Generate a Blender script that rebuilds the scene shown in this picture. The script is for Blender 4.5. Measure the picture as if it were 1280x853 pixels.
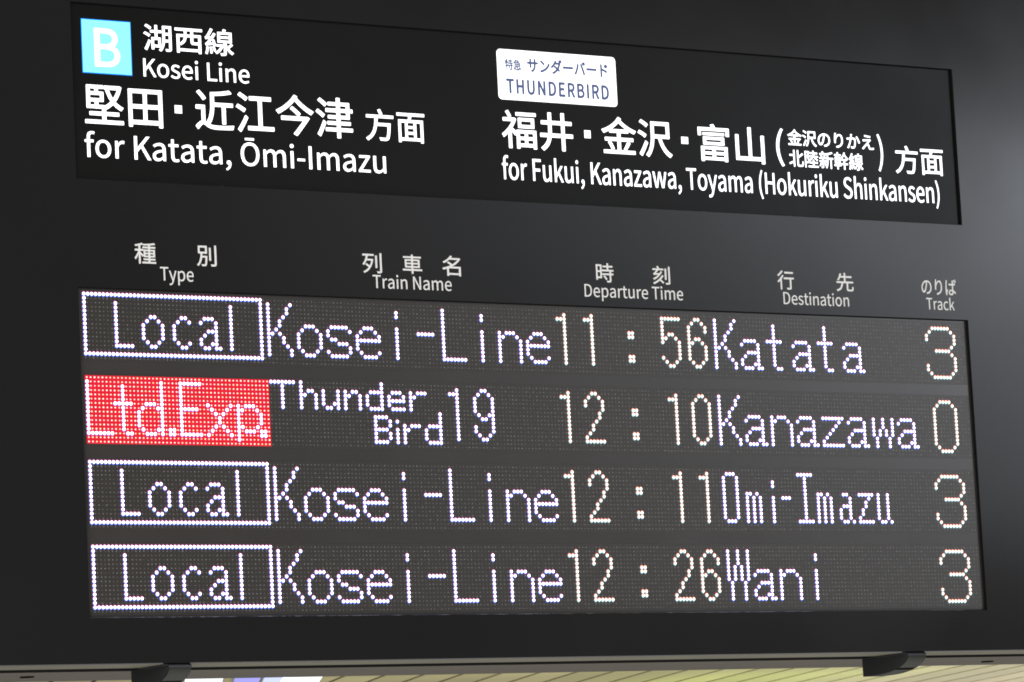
import bpy, math, random, os
from mathutils import Matrix, Vector
random.seed(7)
sc = bpy.context.scene
for o in list(bpy.data.objects): bpy.data.objects.remove(o)
COL = sc.collection

# ------------------------------------------------------------------ camera
cam = bpy.data.cameras.new('camera'); cam_o = bpy.data.objects.new('camera', cam); COL.objects.link(cam_o)
cam.sensor_width = 36; cam.lens = 5055.0/1280*36
cam.clip_start = 0.5; cam.clip_end = 400
right = Vector((0.8564, -0.5138, -0.0502)); down = Vector((0.0271, 0.1420, -0.9895)); fwd = Vector((0.5155, 0.8461, 0.1355))
right.normalize(); fwd.normalize(); up = right.cross(fwd).normalized(); right = fwd.cross(up).normalized()
m = Matrix((right, up, -fwd)).transposed().to_4x4(); m.translation = Vector((-3.98208, -8.43280, 1.65))
cam_o.matrix_world = m
cam.dof.use_dof = True; cam.dof.focus_distance = 9.6; cam.dof.aperture_fstop = 40.0
sc.camera = cam_o
sc.render.engine = 'CYCLES'
sc.cycles.use_denoising = True
sc.cycles.filter_width = 1.8
sc.cycles.sample_clamp_indirect = 3.0
sc.view_settings.view_transform = 'Standard'; sc.view_settings.look = 'None'
sc.view_settings.exposure = 0.0; sc.view_settings.gamma = 1.0

# ------------------------------------------------------------------ world and added lamps (an indoor hall)
W = bpy.data.worlds.new('World'); sc.world = W; W.use_nodes = True
W.node_tree.nodes['Background'].inputs[0].default_value = (1.0, 0.98, 0.95, 1)
W.node_tree.nodes['Background'].inputs[1].default_value = 0.17

def lamp(name, loc, look, sx, sy, radiance, color=(1, 1, 1), spread=180):
    l = bpy.data.lights.new(name, 'AREA'); l.shape = 'RECTANGLE'; l.size = sx; l.size_y = sy
    l.energy = radiance*math.pi*sx*sy; l.color = color; l.spread = math.radians(spread)
    o = bpy.data.objects.new(name, l); COL.objects.link(o)
    o.location = loc; d = (Vector(look)-Vector(loc)).normalized()
    o.rotation_euler = d.to_track_quat('-Z', 'Y').to_euler()
    return o
LK = (2.6, 0, 3.3)
def bank(az0, az1, el0, el1, rad, color=(0.86, 0.91, 1.0)):
    # one of many unseen area lamps added to grade the sheen on the board
    D = 20.0; x0 = 2.6+D*math.tan(math.radians(az0)); x1 = 2.6+D*math.tan(math.radians(az1))
    azm = math.radians((az0+az1)/2); dist = D/math.cos(azm)
    z0 = 3.4+dist*math.tan(math.radians(el0)); z1 = 3.4+dist*math.tan(math.radians(el1))
    c = ((x0+x1)/2, -D, (z0+z1)/2)
    return lamp('sheen_lamp', c, (c[0], 0, c[2]), x1-x0, z1-z0, rad, color)
ELS = ((10.2, 10.9, 0.45), (8.0, 10.2, 1.0), (6.6, 8.0, 0.66), (5.0, 6.6, 0.46), (2.4, 5.0, 0.33))
AZ = [22+2.2*i for i in range(10)]+[64.0]
for az0, az1 in zip(AZ, AZ[1:]):
    ka = math.exp((min((az0+az1)/2, 40.6)-39)/5.6)
    for el0, el1, ke in ELS:
        bank(az0, az1, el0+0.15+(39-min(az0, 39))*0.13, el1+0.15+(39-min(az0, 39))*0.13, 4.0*ka*ke)
# added area lamp standing in for light off a floor that is not built
lamp('floor_bounce_fill', (1.5, -1.5, 0.3), (1.5, -1.4, 3.0), 9, 7, 1.6, (1.0, 0.97, 0.92))
lamp('front_fill_lamp', (-9, -7, 5.5), (1.2, 0, 3.0), 7, 5, 9.0, (1, 0.98, 0.96))  # added fill from the front left, lifts the printed headings
lamp('far_ceiling_fill', (33, 53, 1.2), (33, 54, 6), 24, 14, 0.62, (1.0, 0.94, 0.52))  # added unseen lamp, faces up to brighten the far ceiling
lamp('far_right_fill', (50, 57, 1.2), (50, 57, 6), 14, 14, 1.0, (1.0, 0.95, 0.82))  # added unseen fill for the right part of the far ceiling
lamp('green_tint_lamp', (40.3, 56.5, 4.3), (40.3, 56.6, 6), 5.0, 6, 0.5, (0.62, 0.9, 0.03))  # added lamp, tints the ceiling yellow-green in place of a reflection

# ------------------------------------------------------------------ materials
def mat(name, base, rough=0.5, spec=0.5, metal=0.0, emit=None, es=0.0, bump=0.0, bscale=200.0, vary=0.0, vscale=3.0):
    M = bpy.data.materials.new(name); M.use_nodes = True; nt = M.node_tree; b = nt.nodes['Principled BSDF']
    b.inputs['Base Color'].default_value = (*base, 1); b.inputs['Roughness'].default_value = rough
    b.inputs['Specular IOR Level'].default_value = spec; b.inputs['Metallic'].default_value = metal
    if emit: b.inputs['Emission Color'].default_value = (*emit, 1); b.inputs['Emission Strength'].default_value = es
    if bump or vary:
        tc = nt.nodes.new('ShaderNodeTexCoord')
    if bump:
        n = nt.nodes.new('ShaderNodeTexNoise'); n.inputs['Scale'].default_value = bscale; n.inputs['Detail'].default_value = 3
        nt.links.new(tc.outputs['Object'], n.inputs['Vector'])
        bp = nt.nodes.new('ShaderNodeBump'); bp.inputs['Strength'].default_value = bump; bp.inputs['Distance'].default_value = 0.0006
        nt.links.new(n.outputs['Fac'], bp.inputs['Height']); nt.links.new(bp.outputs['Normal'], b.inputs['Normal'])
    if vary:
        n = nt.nodes.new('ShaderNodeTexNoise'); n.inputs['Scale'].default_value = vscale; n.inputs['Detail'].default_value = 5
        nt.links.new(tc.outputs['Object'], n.inputs['Vector'])
        cr = nt.nodes.new('ShaderNodeMapRange'); cr.inputs['From Min'].default_value = 0.3; cr.inputs['From Max'].default_value = 0.7
        cr.inputs['To Min'].default_value = max(0.02, rough-vary); cr.inputs['To Max'].default_value = rough+vary
        nt.links.new(n.outputs['Fac'], cr.inputs['Value']); nt.links.new(cr.outputs['Result'], b.inputs['Roughness'])
        mx = nt.nodes.new('ShaderNodeMixRGB'); mx.inputs[1].default_value = (*[c*0.82 for c in base], 1); mx.inputs[2].default_value = (*[min(1, c*1.12) for c in base], 1)
        nt.links.new(n.outputs['Fac'], mx.inputs[0]); nt.links.new(mx.outputs[0], b.inputs['Base Color'])
    return M
FACE = mat('satin_dark_grey_paint', (0.0090, 0.0088, 0.0092), 0.12, 0.55, vary=0.035, vscale=1.6)
GLASS = mat('black_acrylic', (0.0055, 0.0052, 0.0050), 0.30, 0.33, vary=0.07, vscale=2.5)
MASK = mat('led_louvre_mask', (0.029, 0.025, 0.0215), 0.28, 1.0, bump=0.4, bscale=260)
GAP = mat('spacer_strip_paint', (0.035, 0.031, 0.029), 0.22, 1.0, vary=0.03, vscale=5)
UNDER = mat('underside_sheet_steel', (0.10, 0.094, 0.07), 0.5, 0.25, vary=0.08, vscale=4)
UNDER2 = mat('cabinet_bottom_sheet', (0.060, 0.053, 0.040), 0.42, 0.35, vary=0.1, vscale=6)
DARK = mat('recess_shade_black', (0.008, 0.008, 0.008), 1.0, 0.0)  # near-black in place of shade inside groove, reveals, holes and seam
PRINT = mat('white_printed_lettering', (0.88, 0.88, 0.87), 0.5, 0.3)
LIT = mat('backlit_white_lettering', (0.8, 0.8, 0.8), 0.5, 0.2, emit=(0.93, 0.95, 1.0), es=1.35)
LITW = mat('backlit_white_plate', (0.8, 0.8, 0.8), 0.5, 0.2, emit=(0.96, 0.97, 1.0), es=1.15)
CYAN = mat('backlit_sky_blue_plate', (0.2, 0.6, 0.7), 0.5, 0.2, emit=(0.19, 0.73, 1.0), es=0.97)
CYANE = mat('blue_bleed_edge', (0.02, 0.2, 0.6), 0.5, 0.2, emit=(0.0, 0.20, 0.85), es=0.9)  # colour bleed round the bright badge, painted as a glowing edge
NAVY = mat('slate_blue_print', (0.10, 0.13, 0.28), 0.5, 0.2, emit=(0.06, 0.08, 0.14), es=0.45)
OFFM = [mat('unlit_led_lens_%s' % n, (c, c*0.99, c*0.97), 0.35, 0.5) for n, c in (('dim', 0.09), ('mid', 0.13), ('pale', 0.18))]
COREW = mat('lit_led_cool_white', (0.5, 0.5, 0.5), 0.4, 0.2, emit=(0.90, 0.88, 1.0), es=3.0)
COREY = mat('lit_led_warm_white', (0.5, 0.5, 0.5), 0.4, 0.2, emit=(1.0, 0.84, 0.70), es=1.7)
RIMR = mat('led_red_chip_glow_rim', (0.3, 0.1, 0.1), 0.4, 0.2, emit=(0.85, 0.16, 0.55), es=0.7)  # chip colours drawn out wide, so the rim paints a glowing fringe
RIMB = mat('led_blue_chip_glow_rim', (0.1, 0.1, 0.3), 0.4, 0.2, emit=(0.10, 0.22, 1.0), es=1.25)
RIMV = mat('led_violet_halo_rim', (0.1, 0.1, 0.3), 0.4, 0.2, emit=(0.38, 0.33, 1.0), es=0.7)  # dim emission on the sides paints the halo of a lit dot
RIMR2 = mat('led_orange_chip_glow_rim', (0.3, 0.1, 0.1), 0.4, 0.2, emit=(1.0, 0.30, 0.22), es=0.8)
RIMC = mat('led_teal_chip_glow_rim', (0.1, 0.2, 0.2), 0.4, 0.2, emit=(0.42, 0.75, 0.85), es=0.8)
RIMN = mat('led_neutral_halo_rim', (0.1, 0.2, 0.2), 0.4, 0.2, emit=(0.85, 0.52, 0.42), es=0.6)  # side halo of the warm dots, painted as emission
REDL = mat('red_led_spill_housing', (0.3, 0.01, 0.02), 0.4, 0.2, emit=(0.64, 0.005, 0.026), es=1.0)  # glows to paint the red light spilling between the dots
REDC = [mat('red_led_core_%s' % n, (0.5, 0.3, 0.2), 0.4, 0.2, emit=c, es=1.45) for n, c in (('pale', (1.0, 0.84, 0.70)), ('amber', (1.0, 0.62, 0.36)), ('rose', (1.0, 0.60, 0.62)))]
BRKT = mat('black_bracket_plastic', (0.012, 0.012, 0.013), 0.55, 0.4, bump=0.6, bscale=300)
BRKC = mat('grey_bracket_cover', (0.019, 0.020, 0.017), 0.7, 0.25, bump=0.3, bscale=200)
BRKL = mat('bracket_lip_grey', (0.045, 0.045, 0.055), 0.5, 0.3)  # lighter lavender grey puts the lip's highlight into its colour
CEIL = mat('cream_ceiling_panel', (0.60, 0.56, 0.42), 0.5, 0.5, vary=0.06, vscale=0.35)
CEILB = mat('ceiling_joint_shadow_strip', (0.03, 0.025, 0.012), 0.8, 0.2)
def plank_tint(M):
    nt = M.node_tree; b = nt.nodes['Principled BSDF']; l = b.inputs['Base Color'].links[0]; src = l.from_socket
    oi = nt.nodes.new('ShaderNodeObjectInfo'); mr = nt.nodes.new('ShaderNodeMapRange'); mr.inputs['To Min'].default_value = 0.86; mr.inputs['To Max'].default_value = 1.08
    hs = nt.nodes.new('ShaderNodeHueSaturation'); nt.links.new(oi.outputs['Random'], mr.inputs['Value']); nt.links.new(mr.outputs['Result'], hs.inputs['Value'])
    nt.links.new(src, hs.inputs['Color']); nt.links.new(hs.outputs['Color'], b.inputs['Base Color'])
plank_tint(CEIL)
REFLW = mat('white_reflection_glow', (0.8, 0.8, 0.8), 0.4, 0.3, emit=(0.80, 0.90, 1.0), es=1.0)  # these emissions paint reflections in the glossy ceiling
REFLV = mat('violet_reflection_glow', (0.3, 0.3, 0.6), 0.4, 0.3, emit=(0.25, 0.25, 0.80), es=0.95)
REFLL = mat('lilac_reflection_glow', (0.4, 0.4, 0.6), 0.4, 0.3, emit=(0.50, 0.60, 0.98), es=0.95)
STEEL = mat('reflection_rim_metal', (0.5, 0.5, 0.48), 0.35, 0.5, metal=0.6)

# ------------------------------------------------------------------ board coordinates: u to the right, v down, w into the board, all in cm
def P(u, v, w=0.0): return Vector((u*0.01, w*0.01, 1.65+(143.0-v)*0.01))
ROOT = Vector((1.28, 0.2, 2.21))

class MB:
    def __init__(s): s.v = []; s.f = []; s.m = []; s.mats = []
    def mi(s, M):
        if M not in s.mats: s.mats.append(M)
        return s.mats.index(M)
    def quad(s, pts, M):
        b = len(s.v); s.v += [tuple(p) for p in pts]; s.f.append(tuple(range(b, b+len(pts)))); s.m.append(s.mi(M))
    def box(s, u0, u1, v0, v1, w0, w1, M):      # board cm
        c = [(a, b, d) for d in (w0, w1) for b in (v0, v1) for a in (u0, u1)]
        c = [P(*q) for q in c]
        for idx in ((0, 2, 3, 1), (4, 5, 7, 6), (0, 1, 5, 4), (2, 6, 7, 3), (0, 4, 6, 2), (1, 3, 7, 5)):
            s.quad([c[i] for i in idx], M)
    def build(s, name, parent=None, origin=None, smooth=False, **props):
        org = origin if origin is not None else ROOT
        me = bpy.data.meshes.new(name); me.from_pydata([tuple(Vector(p)-org) for p in s.v], [], s.f)
        for M in s.mats: me.materials.append(M)
        me.polygons.foreach_set('material_index', s.m)
        if smooth: me.polygons.foreach_set('use_smooth', [True]*len(s.f))
        me.update()
        o = bpy.data.objects.new(name, me); COL.objects.link(o)
        if parent is not None: o.parent = parent
        for k, v in props.items(): o[k] = v
        return o

def empty(name, loc, label, cat, group=None):
    o = bpy.data.objects.new(name, None); COL.objects.link(o); o.location = loc; o.empty_display_size = 0.1
    o['label'] = label; o['category'] = cat
    if group: o['group'] = group
    return o

# ------------------------------------------------------------------ the departure board
board = empty('departure_board', ROOT, 'large dark grey departure board with lit black header and four rows of dot matrix text', 'departure board')
U0, U1, V0, V1 = -60.0, 340.0, -104.0, 86.2
FW = -0.8
HW = (-1.0, 256.55, -69.0, -27.0); LW = (-1.7, 256.4, -1.3, 75.3)
b = MB(); ch = 0.12
def fq(u0, u1, v0, v1): b.quad([P(u0, v1, FW), P(u1, v1, FW), P(u1, v0, FW), P(u0, v0, FW)], FACE)
fq(U0, U1, V0, HW[2]-ch); fq(U0, HW[0]-ch, HW[2]-ch, HW[3]+ch); fq(HW[1]+ch, U1, HW[2]-ch, HW[3]+ch)
fq(U0, U1, HW[3]+ch, LW[2]-ch); fq(U0, LW[0]-ch, LW[2]-ch, LW[3]+ch); fq(LW[1]+ch, U1, LW[2]-ch, LW[3]+ch); fq(U0, U1, LW[3]+ch, V1-0.25)
for (a0, a1, c0, c1) in (HW, LW):
    rings = [((a0-ch, a1+ch, c0-ch, c1+ch), FW), ((a0, a1, c0, c1), FW+0.12), ((a0, a1, c0, c1), 0.25)]
    for (r0, w0), (r1, w1) in zip(rings, rings[1:]):
        A = [(r0[0], r0[2]), (r0[1], r0[2]), (r0[1], r0[3]), (r0[0], r0[3])]; B = [(r1[0], r1[2]), (r1[1], r1[2]), (r1[1], r1[3]), (r1[0], r1[3])]
        for i in range(4):
            j = (i+1) % 4
            b.quad([P(*A[i], w0), P(*A[j], w0), P(*B[j], w1), P(*B[i], w1)], FACE if (w0 < FW+0.01 and i == 2) else DARK)  # reveals get the dark material so the recess reads as shaded
# lower edge of the door, its sides and top
b.quad([P(U0, V1-0.25, FW), P(U1, V1-0.25, FW), P(U1, V1, FW+0.3), P(U0, V1, FW+0.3)], FACE)
for u in (U0, U1): b.quad([P(u, V0, FW), P(u, V1-0.25, FW), P(u, V1, FW+0.3), P(u, V1, 12.0), P(u, V0, 12.0)], FACE)
b.quad([P(U0, V0, FW), P(U1, V0, FW), P(U1, V0, 12.0), P(U0, V0, 12.0)], FACE)
b.build('front_door', board)
b = MB(); b.quad([P(U0, V1, FW+0.3), P(U1, V1, FW+0.3), P(U1, V1, 12.0), P(U0, V1, 12.0)], UNDER)
b.quad([P(U0, V1, 12.0), P(U1, V1, 12.0), P(U1, V1-3, 12.0), P(U0, V1-3, 12.0)], UNDER); b.build('door_bottom_edge', board)
b = MB(); b.box(U0+0.5, U1-0.5, V1-7, V1-0.10, 12.1, 22.9, DARK); b.build('groove_shade_strip', board)  # dark box set flush where the open groove is only in shade
b = MB(); b.box(U0, U1, V0, V1-0.03, 23.0, 56.0, UNDER2); b.box(U0+2, U1-2, V0+2, V1-8, 2.0, 22.9, DARK); b.build('cabinet_body', board)
def disc(bm, cx, cy, z, r, M, n=18, h=0.004):
    ring = [Vector((cx+r*math.cos(2*math.pi*i/n), cy+r*math.sin(2*math.pi*i/n), z)) for i in range(n)]
    bm.quad(list(reversed(ring)), M)
    top = [p+Vector((0, 0, h)) for p in ring]
    for i in range(n): bm.quad([ring[i], ring[(i+1) % n], top[(i+1) % n], top[i]], M)
HOLES = [(-0.011, 0.365), (2.871, 0.40)]
for hx, hy in HOLES:
    b = MB(); disc(b, hx, hy, 2.2155, 0.017, DARK); b.build('bolt_hole', board)

# header panel
b = MB(); b.box(HW[0]-0.1, HW[1]+0.1, HW[2]-0.1, HW[3]+0.1, 0.05, 0.24, GLASS)
header = b.build('header_panel', board)
b = MB(); b.box(LW[0]-0.1, LW[1]+0.1, LW[2]-0.1, LW[3]+0.1, 0.14, 0.24, GAP)
backing = b.build('display_backing', board)

# ------------------------------------------------------------------ lettering
def find_font():
    try:
        p = os.path.join(bpy.utils.system_resource('DATAFILES', path='fonts'), 'Noto Sans CJK Regular.woff2')
        if os.path.exists(p): return bpy.data.fonts.load(p)
    except Exception: pass
    return None
CJK = find_font()
def text_mesh(s, off=0.0, space=1.0):
    cu = bpy.data.curves.new('t', 'FONT'); cu.body = s
    if CJK: cu.font = CJK
    cu.size = 1; cu.offset = off; cu.resolution_u = 5; cu.space_character = space; cu.fill_mode = 'FRONT'
    o = bpy.data.objects.new('t', cu); COL.objects.link(o)
    dg = bpy.context.evaluated_depsgraph_get(); dg.update()
    me = bpy.data.meshes.new_from_object(o.evaluated_get(dg))
    bpy.data.objects.remove(o); bpy.data.curves.remove(cu)
    return me
def bounds(me):
    xs = [v.co.x for v in me.vertices]; ys = [v.co.y for v in me.vertices]
    return min(xs), max(xs), min(ys), max(ys)
_cap = {}
def capheight(off):
    if off not in _cap:
        me = text_mesh('E', off); _, _, y0, y1 = bounds(me); _cap[off] = (y0, y1); bpy.data.meshes.remove(me)
    return _cap[off]
def lettering(name, s, u0, u1, vt, vb, M, parent, w=0.0, off=0.0, cap=False, space=1.0, **props):
    """fit the string into a box on the board; cap=True: vt is the height of the capitals and vb the baseline.
    off: how far the strokes are made heavier, in cm, by laying thin sheets of the same letter side by side"""
    me = text_mesh(s, 0.0, space); x0, x1, y0, y1 = bounds(me)
    if cap: y0, y1 = capheight(0.0)
    u0 += off; u1 -= off; vt += off; vb -= off
    flat = [(u0+(v.co.x-x0)/(x1-x0)*(u1-u0), vb-(v.co.y-y0)/(y1-y0)*(vb-vt)) for v in me.vertices]
    faces = [tuple(p.vertices) for p in me.polygons]; bpy.data.meshes.remove(me)
    sheets = [(0, 0)]+([(off*math.cos(math.pi/4*i), off*math.sin(math.pi/4*i)) for i in range(8)] if off > 0 else [])
    V, F = [], []
    for k, (du, dv) in enumerate(sheets):
        n = len(V); V += [tuple(P(a+du, c+dv, w-0.003*k)-ROOT) for a, c in flat]; F += [tuple(i+n for i in f) for f in faces]
    me = bpy.data.meshes.new(name); me.from_pydata(V, [], F)
    me.materials.clear(); me.materials.append(M)
    for p in me.polygons: p.material_index = 0
    me.name = name; me.update()
    o = bpy.data.objects.new(name, me); COL.objects.link(o); o.parent = parent
    for k, v in props.items(): o[k] = v
    return o
lettering('header_lettering', '湖西線', 17.96, 41.84, -65.31, -58.78, LIT, header, w=0.0, off=0.08)
lettering('header_lettering', 'Kosei', 17.63, 32.07, -56.83, -52.49, LIT, header, w=0.0, off=0.03, cap=True)
lettering('header_lettering', 'Line', 34.47, 45.74, -56.85, -52.46, LIT, header, w=0.0, off=0.03, cap=True)
lettering('header_lettering', '堅田', 2.02, 22.24, -49.66, -40.20, LIT, header, w=0.0, off=0.12)
lettering('header_lettering', '近江今津', 30.84, 73.57, -50.45, -40.35, LIT, header, w=0.0, off=0.12)
lettering('header_lettering', '方面', 77.04, 93.62, -48.32, -40.35, LIT, header, w=0.0, off=0.08)
lettering('header_lettering', 'for Katata, Ōmi-Imazu', 1.69, 82.21, -37.98, -32.39, LIT, header, w=0.0, off=0.035, cap=True)
lettering('header_lettering', '福井', 115.72, 136.53, -50.24, -40.42, LIT, header, w=0.0, off=0.12)
lettering('header_lettering', '金沢', 145.05, 166.19, -50.24, -40.41, LIT, header, w=0.0, off=0.12)
lettering('header_lettering', '富山', 174.27, 194.81, -50.01, -40.22, LIT, header, w=0.0, off=0.12)
lettering('header_lettering', '(', 198.51, 200.91, -50.10, -40.02, LIT, header, w=0.0, off=0.06)
lettering('header_lettering', '金沢のりかえ', 202.24, 229.82, -50.07, -45.70, LIT, header, w=0.0, off=0.07)
lettering('header_lettering', '北陸新幹線', 202.39, 226.00, -44.78, -40.13, LIT, header, w=0.0, off=0.07)
lettering('header_lettering', ')', 230.93, 232.70, -50.30, -40.23, LIT, header, w=0.0, off=0.06)
lettering('header_lettering', '方面', 236.53, 252.35, -47.60, -40.03, LIT, header, w=0.0, off=0.08)
lettering('header_lettering', 'for Fukui, Kanazawa, Toyama (Hokuriku Shinkansen)', 115.28, 250.36, -38.14, -32.58, LIT, header, w=0.0, off=0.045, cap=True)
b = MB(); b.box(25.47, 27.35, -46.01, -44.11, -0.02, 0.03, LIT); b.build('middle_dot', header)
b = MB(); b.box(139.94, 141.77, -46.27, -44.30, -0.02, 0.03, LIT); b.build('middle_dot', header)
b = MB(); b.box(169.13, 171.19, -46.19, -44.39, -0.02, 0.03, LIT); b.build('middle_dot', header)
lettering('line_badge_letter', 'B', 5.05, 11.65, -63.32, -54.11, LIT, header, w=-0.08, off=0.13, cap=True)
lettering('train_badge_lettering', '特急', 117.52, 122.27, -63.19, -60.32, NAVY, header, w=-0.08, off=0.075)
lettering('train_badge_lettering', 'サンダーバード', 124.00, 147.87, -63.90, -60.09, NAVY, header, w=-0.08, off=0.14)
lettering('train_badge_lettering', 'THUNDERBIRD', 117.62, 147.92, -58.18, -54.40, NAVY, header, w=-0.08, off=0.16, cap=True, space=1.08)
lettering('heading_lettering', '種', 13.04, 18.62, -12.43, -7.44, PRINT, board, w=-0.83, off=0.05)
lettering('heading_lettering', '別', 29.28, 34.50, -12.51, -7.44, PRINT, board, w=-0.83, off=0.05)
lettering('heading_lettering', '列', 73.93, 79.29, -12.41, -7.42, PRINT, board, w=-0.83, off=0.05)
lettering('heading_lettering', '車', 85.08, 90.51, -12.43, -7.66, PRINT, board, w=-0.83, off=0.05)
lettering('heading_lettering', '名', 96.19, 101.44, -12.58, -7.54, PRINT, board, w=-0.83, off=0.05)
lettering('heading_lettering', '時', 140.63, 145.87, -12.39, -7.51, PRINT, board, w=-0.83, off=0.05)
lettering('heading_lettering', '刻', 157.54, 162.78, -12.29, -7.57, PRINT, board, w=-0.83, off=0.05)
lettering('heading_lettering', '行', 195.79, 200.97, -12.54, -7.55, PRINT, board, w=-0.83, off=0.05)
lettering('heading_lettering', '先', 214.34, 219.85, -12.59, -7.69, PRINT, board, w=-0.83, off=0.05)
lettering('heading_lettering', 'のりば', 241.83, 253.24, -12.12, -7.81, PRINT, board, w=-0.83, off=0.05)
lettering('heading_lettering', 'Type', 19.54, 28.26, -6.89, -3.65, PRINT, board, w=-0.83, off=0.02, cap=True)
lettering('heading_lettering', 'Train Name', 76.57, 98.61, -7.04, -3.82, PRINT, board, w=-0.83, off=0.02, cap=True)
lettering('heading_lettering', 'Departure Time', 136.97, 166.42, -6.91, -3.72, PRINT, board, w=-0.83, off=0.02, cap=True)
lettering('heading_lettering', 'Destination', 197.34, 218.06, -6.93, -3.76, PRINT, board, w=-0.83, off=0.02, cap=True)
lettering('heading_lettering', 'Track', 243.11, 252.32, -6.92, -3.84, PRINT, board, w=-0.83, off=0.02, cap=True)
def rounded(bm, u0, u1, v0, v1, r, w0, w1, M):
    pts = []
    for cx, cy, a0 in ((u1-r, v0+r, 0), (u0+r, v0+r, 90), (u0+r, v1-r, 180), (u1-r, v1-r, 270)):
        for i in range(7):
            a = math.radians(a0+15*i); pts.append((cx+r*math.cos(a), cy-r*math.sin(a)))
    bm.quad([P(x, y, w0) for x, y in pts], M)
    n = len(pts)
    for i in range(n): bm.quad([P(*pts[i], w0), P(*pts[i], w1), P(*pts[(i+1) % n], w1), P(*pts[(i+1) % n], w0)], M)
b = MB(); b.box(1.80, 14.68, -65.40, -52.40, -0.02, 0.03, CYANE); b.build('line_badge_bleed', header)  # added rim for the colour bleed round the badge
b = MB(); b.box(1.98, 14.50, -65.20, -52.60, -0.06, -0.025, CYAN); b.build('line_badge', header)
b = MB(); rounded(b, 115.30, 150.30, -65.60, -52.80, 1.05, -0.05, 0.03, LITW); b.build('train_badge', header)

# ------------------------------------------------------------------ dot matrix glyphs
G = {}
def glyph(ch, top, rows): G[ch] = [(c, top+r) for r, line in enumerate(rows.split()) for c, x in enumerate(line) if x == '#']
glyph('K', 1, '#.....# #....#. #....#. #...#.. #..#... #..#... #.#.... ##.#... #...#.. #...#.. #....#. #.....# #.....#')
glyph('o', 6, '..###.. .#...#. #.....# #.....# #.....# #.....# .#...#. ..###..')
glyph('s', 6, '.#####. #.....# #...... .##.... ...###. ......# #.....# .#####.')
glyph('e', 6, '..###.. .#...#. #.....# ####### #...... #...... .#....# ..####.')
glyph('i', 2, '...# ...# .... .... ...# ...# ...# ...# ...# ...# ...# ...#')
glyph('-', 7, '.#####')
glyph('L', 1, '# '*12+'#######')
glyph('n', 6, '#.###.. ##...#. '+'#.....# '*6)
glyph('a', 6, '.####.. #....#. .....#. ..####. .#...#. #....#. #...##. .###.##')
glyph('t', 2, '..# ..# ..# ..# ##### ..# ..# ..# ..# ..# ..# ...##')
glyph('z', 6, '####### .....#. ....#.. ...#... ..#.... .#..... #...... #######')
glyph('w', 6, '#..#..# #..#..# #..#..# #.#.#.# #.#.#.# .#...#. .#...#. .#...#.')
glyph('W', 1, '#..#..# '*4+'#.#.#.# '*4+'.#...#. '*5)
glyph('1', 1, '...# .### '+'...# '*11)
glyph('2', 1, '..##.. .#..#. #....# #....# .....# ....#. ....#. ...#.. ..#... ..#... .#.... #..... ######')
glyph('0', 1, '..##.. .#..#. '+'#....# '*9+'.#..#. ..##..')
glyph('5', 1, '###### # # # #.##.. ##..#. #....# .....# .....# .....# #....# .#..#. ..##..')
glyph('6', 1, '..##.. .#..#. #....# #....# # #.##.. ##..#. #....# #....# #....# #....# .#..#. ..##..')
glyph('9', 1, '..##.. .#..#. #....# #....# #....# #....# .#..## ..##.# .....# #....# #....# .#..#. ..##..')
glyph('B3', 1, '..######.. .#......#. #........# #........# .........# ........#. ...#####.. ........#. .........# .........# #........# #........# .#......#. ..######..')
glyph('B0', 1, '..####.. .#....#. '+'#......# '*10+'.#....#. ..####..')
glyph(':', 5, '## ## .. .. .. .. ## ##')
# small faces
glyph('LL', 2, '# '*10+'#####')
glyph('Lo', 5, '..##.. .#..#. #....# #....# #....# #....# .#..#. ..##..')
glyph('Lc', 5, '..##. .#..# # # # # .#..# ..##.')
glyph('La', 5, '.###.. #...#. ....#. ..###. .#..#. #...#. #..##. .##.##')
glyph('Ll', 2, '# '*11)
glyph('d', 1, '......# '*5+'..###.# .#...## '+'#.....# '*4+'.#...## ..###.#')
glyph('.', 12, '## ##')
glyph('E', 1, '###### # # # # # #####. # # # # # ######')
glyph('x', 6, '#.....# .#...#. ..#.#.. ...#... ...#... ..#.#.. .#...#. #.....#')
glyph('p', 6, '#.###.. ##...#. #.....# #.....# #.....# ##...#. #.###.. # #')
glyph('sT', 0, '####### ...# ...# ...# ...# ...# ...#')
glyph('sh', 0, '#.... #.... #.##. ##..# #...# #...# #...#')
glyph('su', 2, '#...# #...# #...# #..## .##.#')
glyph('sn', 2, '#.##. ##..# #...# #...# #...#')
glyph('sd', 0, '....# ....# .#### #...# #...# #...# .####')
glyph('se', 2, '.###. #...# ##### #.... .####')
glyph('sr', 2, '#.### ##... #.... #.... #....')
glyph('bB', 8, '####. #...# #...# ####. #...# #...# ####.')
glyph('bi', 9, '# . # # # #')
glyph('br', 10, '#.### ##... #.... #.... #....')
glyph('bd', 7, '....# ....# ....# .#### #...# #...# #...# .####')
glyph('cO', 1, '.###. '+'#...# '*11+'.###.')
glyph('cm', 6, '##.#. #.#.# '+'#.#.# '*6)
glyph('ci', 3, '# # . . # # # # # # #')
glyph('c-', 7, '###')
glyph('cI', 1, '##### '+'..#.. '*11+'#####')
glyph('ca', 6, '.##.. ...#. ...#. .###. #..#. #..#. #..#. .##.#')
glyph('cz', 6, '##### ...#. ..#.. ..#.. .#... .#... #.... #####')
glyph('cu', 6, '#..#. '*7+'.##.#')
def put(seq): return {(c0+c, r) for ch_, c0 in seq for c, r in G[ch_]}
def word(s, c0, step=8): return [(c, c0+step*i) for i, c in enumerate(s) if c != ' ']
LOCAL = put([('LL', 8), ('Lo', 15), ('Lc', 23), ('La', 30), ('Ll', 38)]) | {(c, r) for c in range(47) for r in (0, 14)} | {(c, r) for c in (0, 46) for r in range(15)}
KOSEI = put(word('Kosei-Line', 48))
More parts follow.
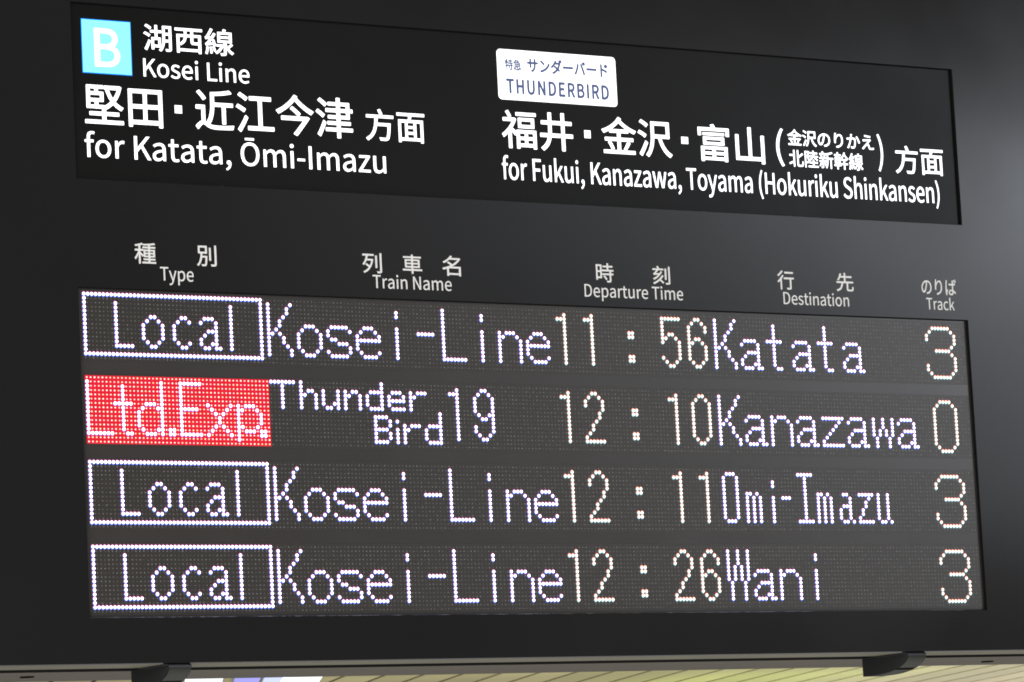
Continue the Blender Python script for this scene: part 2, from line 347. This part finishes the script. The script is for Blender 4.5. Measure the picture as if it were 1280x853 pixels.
LTD = put([('L', 0), ('t', 7), ('d', 13), ('.', 21), ('E', 24), ('x', 31), ('p', 39), ('.', 45)])
THUNDER = put([('sT', 48), ('sh', 56), ('su', 62), ('sn', 68), ('sd', 74), ('se', 80), ('sr', 86), ('bB', 76), ('bi', 82), ('br', 84), ('bd', 90), ('1', 96), ('9', 104)])
def clock(a, c): return put(word(a, 128)+[(':', 150)]+word(c, 160))
def track(ch_): return put([('B3', 243)]) if ch_ == '3' else put([('B0', 244)])
ROWS = [
 (0.0, [('type', LOCAL, 'w', 'Local'), ('train_name', KOSEI, 'w', ''), ('departure_time', clock('11', '56'), 'y', '11:56'), ('destination', put(word('Katata', 176)), 'w', 'Katata'), ('track_number', track('3'), 'y', '3')]),
 (19.55, [('type', LTD, 'w', ''), ('train_name', THUNDER, 'w', ''), ('departure_time', clock('12', '10'), 'y', ''), ('destination', put(word('Kanazawa', 176)), 'w', ''), ('track_number', track('0'), 'y', '')]),
 (39.28, [('type', LOCAL, 'w', ''), ('train_name', KOSEI, 'w', ''), ('departure_time', clock('12', '11'), 'y', ''),
          ('destination', put([('cO', 176), ('cm', 183), ('ci', 191), ('c-', 194), ('cI', 199), ('cm', 205), ('ca', 212), ('cz', 218), ('cu', 224)]), 'w', ''), ('track_number', track('3'), 'y', '')]),
 (58.94, [('type', LOCAL, 'w', ''), ('train_name', KOSEI, 'w', ''), ('departure_time', clock('12', '26'), 'y', ''), ('destination', put(word('Wani', 176)), 'w', ''), ('track_number', track('3'), 'y', '')]),
]
NS = 12
RING = [(math.cos(2*math.pi*(i+0.5)/NS), -math.sin(2*math.pi*(i+0.5)/NS)) for i in range(NS)]     # v grows downwards
def lit_dot(bm, u, v, kind, k=1.0):
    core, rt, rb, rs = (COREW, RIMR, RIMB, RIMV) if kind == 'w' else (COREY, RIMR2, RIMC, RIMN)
    R0, R1 = 0.43*k, 0.365*k
    base = [P(u+(R0+0.10)*a, v+(R0+0.20*c*c)*c, 0.06) for a, c in RING]; tip = [P(u+R1*a, v+R1*c, -0.16) for a, c in RING]; cap = [P(u+0.22*a, v+0.22*c, -0.30) for a, c in RING]  # base flares out so the glowing rim paints a halo
    for i in range(NS):
        j = (i+1) % NS; sn = -(RING[i][1]+RING[j][1])/2
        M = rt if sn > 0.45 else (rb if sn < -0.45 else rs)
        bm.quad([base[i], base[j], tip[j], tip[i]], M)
        bm.quad([tip[i], tip[j], cap[j], cap[i]], core)
    bm.quad(cap, core)
def off_dot(bm, u, v):
    M = random.choice(OFFM); r = 0.17+random.random()*0.035
    ring = [(math.cos(math.pi/3*i), math.sin(math.pi/3*i)) for i in range(6)]
    base = [P(u+r*a, v+r*c, 0.085) for a, c in ring]; tip = [P(u+r*0.6*a, v+r*0.6*c, -0.02) for a, c in ring]
    for i in range(6): bm.quad([base[i], base[(i+1) % 6], tip[(i+1) % 6], tip[i]], M)
    bm.quad(tip, M)
def red_cell(bm, u, v, core=True):
    h = 0.485; t = 0.40
    B = [P(u+a*h, v+c*h, 0.06) for a, c in ((-1, 1), (1, 1), (1, -1), (-1, -1))]; T = [P(u+a*t, v+c*t, -0.04) for a, c in ((-1, 1), (1, 1), (1, -1), (-1, -1))]
    for i in range(4): bm.quad([B[i], B[(i+1) % 4], T[(i+1) % 4], T[i]], REDL)
    bm.quad(T, REDL)
    if core:
        M = random.choice(REDC); r = 0.175+random.random()*0.045
        ring = [P(u+r*math.cos(math.pi/4*i), v-r*math.sin(math.pi/4*i), -0.045) for i in range(8)]; tip = [P(u+r*0.6*math.cos(math.pi/4*i), v-r*0.6*math.sin(math.pi/4*i), -0.12) for i in range(8)]
        for i in range(8): bm.quad([ring[i], ring[(i+1) % 8], tip[(i+1) % 8], tip[i]], M)
        bm.quad(tip, M)
SPAN = {'type': (0, 48), 'train_name': (48, 128), 'departure_time': (128, 176), 'destination': (176, 240), 'track_number': (240, 256)}
for ri, (v0, items) in enumerate(ROWS):
    b = MB(); b.box(-0.85, 255.85, v0-0.85, v0+15.85, 0.09, 0.20, MASK)
    panel = b.build('led_panel', board)
    on = set()
    for nm, dots, kind, _ in items:
        b = MB()
        if nm == 'type' and ri == 1:
            for c in range(48):
                for r in range(16): red_cell(b, c, v0+r, (c, r) not in dots); on.add((c, r))
            b.build('red_led_field', panel, kind='stuff'); b = MB()
        for c, r in sorted(dots):
            on.add((c, r)); lit_dot(b, c, v0+r, kind, 1.08 if (nm == 'type' and ri == 1) else 1.0)
        b.build(nm+'_lettering', panel)
    b = MB()
    for c in range(256):
        for r in range(16):
            if (c, r) not in on: off_dot(b, c, v0+r)
    b.build('unlit_leds', panel, kind='stuff')

# ------------------------------------------------------------------ brackets under the board
def make_bracket(uR, label):
    zb = V1+0.02
    org = P(uR-2.9, zb, 9.0)
    t = empty('mounting_bracket', org, label, 'bracket', 'curved brackets under the board')
    prof = [(-1.0, zb+0.75)]
    for i in range(0, 11):
        a = math.pi/2*i/10
        prof.append((-1.0+14.5*(1-math.cos(a)), zb+0.75+4.1*math.sin(a)))
    prof.append((19.0, zb+4.85))
    full = [(-1.0, zb)]+prof+[(19.0, zb)]
    b = MB(); uL = uR-5.8
    b.quad([P(uL, v, w) for w, v in full], BRKT); b.quad([P(uR, v, w) for w, v in reversed(full)], BRKT)
    b.quad([P(uL, zb, 19), P(uR, zb, 19), P(uR, zb+4.85, 19), P(uL, zb+4.85, 19)], BRKT)
    b.quad([P(uL, zb, -1), P(uL, zb, 19), P(uR, zb, 19), P(uR, zb, -1)], BRKT)
    b.build('bracket_body', t, org)
    b = MB(); k = len(prof)-1
    for i in range(k):
        if i == 6: continue
        (w0, a0), (w1, a1) = prof[i], prof[i+1]
        b.quad([P(uL+0.12, a0, w0), P(uL+0.12, a1, w1), P(uR+0.03, a1, w1), P(uR+0.03, a0, w0)], BRKC)
    b.build('curved_cover', t, org)
    b = MB(); (w0, a0), (w1, a1) = prof[6], prof[7]
    b.quad([P(uL, a0-0.1, w0), P(uL, a1-0.1, w1), P(uR, a1-0.1, w1), P(uR, a0-0.1, w0)], DARK); b.build('cover_seam', t, org)
    b = MB(); b.box(uL, uR+0.05, zb+0.32, zb+0.80, -1.2, -1.0, BRKL); b.build('front_lip', t, org)
    b = MB(); b.box(uL-1.0, uR-0.5, V1+0.005, zb+0.35, -0.75, 12, BRKT); b.build('base_plate', t, org)
    return t
make_bracket(235.4, 'black curved bracket under the board, below the track number column')
make_bracket(23.5, 'black curved bracket under the board, below the train type column')

# ------------------------------------------------------------------ the hall ceiling far behind the board
ZC = 5.5
b = MB(); b.quad([(5, 42, ZC+0.015), (75, 42, ZC+0.015), (75, 95, ZC+0.015), (5, 95, ZC+0.015)], CEILB)
ceil = b.build('ceiling', None, Vector((0, 0, 0)), kind='structure')
ang = math.radians(20.0); dx, dy = math.sin(ang), math.cos(ang); nx, ny = dy, -dx
SP = 0.735; gap = 0.085
me = None; org0 = Vector((30.86, 54.27, ZC))
b = MB(); L0, L1 = -7.0, 22.0
c = [Vector((nx*a+dx*l, ny*a+dy*l, z)) for z in (0, 0.06) for l in (L0, L1) for a in (gap/2, SP-gap/2)]
for idx in ((0, 2, 3, 1), (4, 5, 7, 6), (0, 1, 5, 4), (2, 6, 7, 3), (0, 4, 6, 2), (1, 3, 7, 5)): b.quad([c[i] for i in idx], CEIL)
first = b.build('ceiling_panel', ceil, Vector((0, 0, 0))); first.location = org0
for i in range(-16, 36):
    if i == 0: continue
    o = first.copy(); COL.objects.link(o); o.parent = ceil; o.location = org0+Vector((nx, ny, 0))*SP*i
def ceiling_reflection(cx, cy, wd, ln, M, label):  # glowing slabs added in place of coloured reflections in the ceiling
    org = Vector((cx, cy, ZC)); a = math.radians(26)
    ax = Vector((math.cos(a), -math.sin(a), 0)); ay = Vector((math.sin(a), math.cos(a), 0))
    t = empty('ceiling_reflection', org, label, 'painted ceiling reflection', 'painted reflections on the far ceiling')
    def slab(e, z0, z1, MM, nm):
        b = MB(); q = [org+ax*sx*(wd/2+e)+ay*sy*(ln/2+e)+Vector((0, 0, z)) for z in (z0, z1) for sy in (-1, 1) for sx in (-1, 1)]
        for idx in ((0, 2, 3, 1), (4, 5, 7, 6), (0, 1, 5, 4), (2, 6, 7, 3), (0, 4, 6, 2), (1, 3, 7, 5)): b.quad([q[i] for i in idx], MM)
        b.build(nm, t, org)
    slab(0, -0.05, -0.031, M, 'reflection_glow'); slab(0.03, -0.03, -0.002, STEEL, 'reflection_rim')
    return t
ceiling_reflection(26.29, 51.56, 0.63, 5.0, REFLW, 'small white painted reflection on the far ceiling, next to the left bracket')
ceiling_reflection(27.20, 51.76, 0.43, 5.0, REFLV, 'violet blue painted reflection on the far ceiling between the white and lilac ones')
ceiling_reflection(27.81, 51.90, 0.40, 5.0, REFLL, 'pale lilac painted reflection on the far ceiling under the first Kosei-Line')
ceiling_reflection(28.37, 52.03, 0.68, 5.0, REFLW, 'wider white painted reflection on the far ceiling, touching the lilac one')
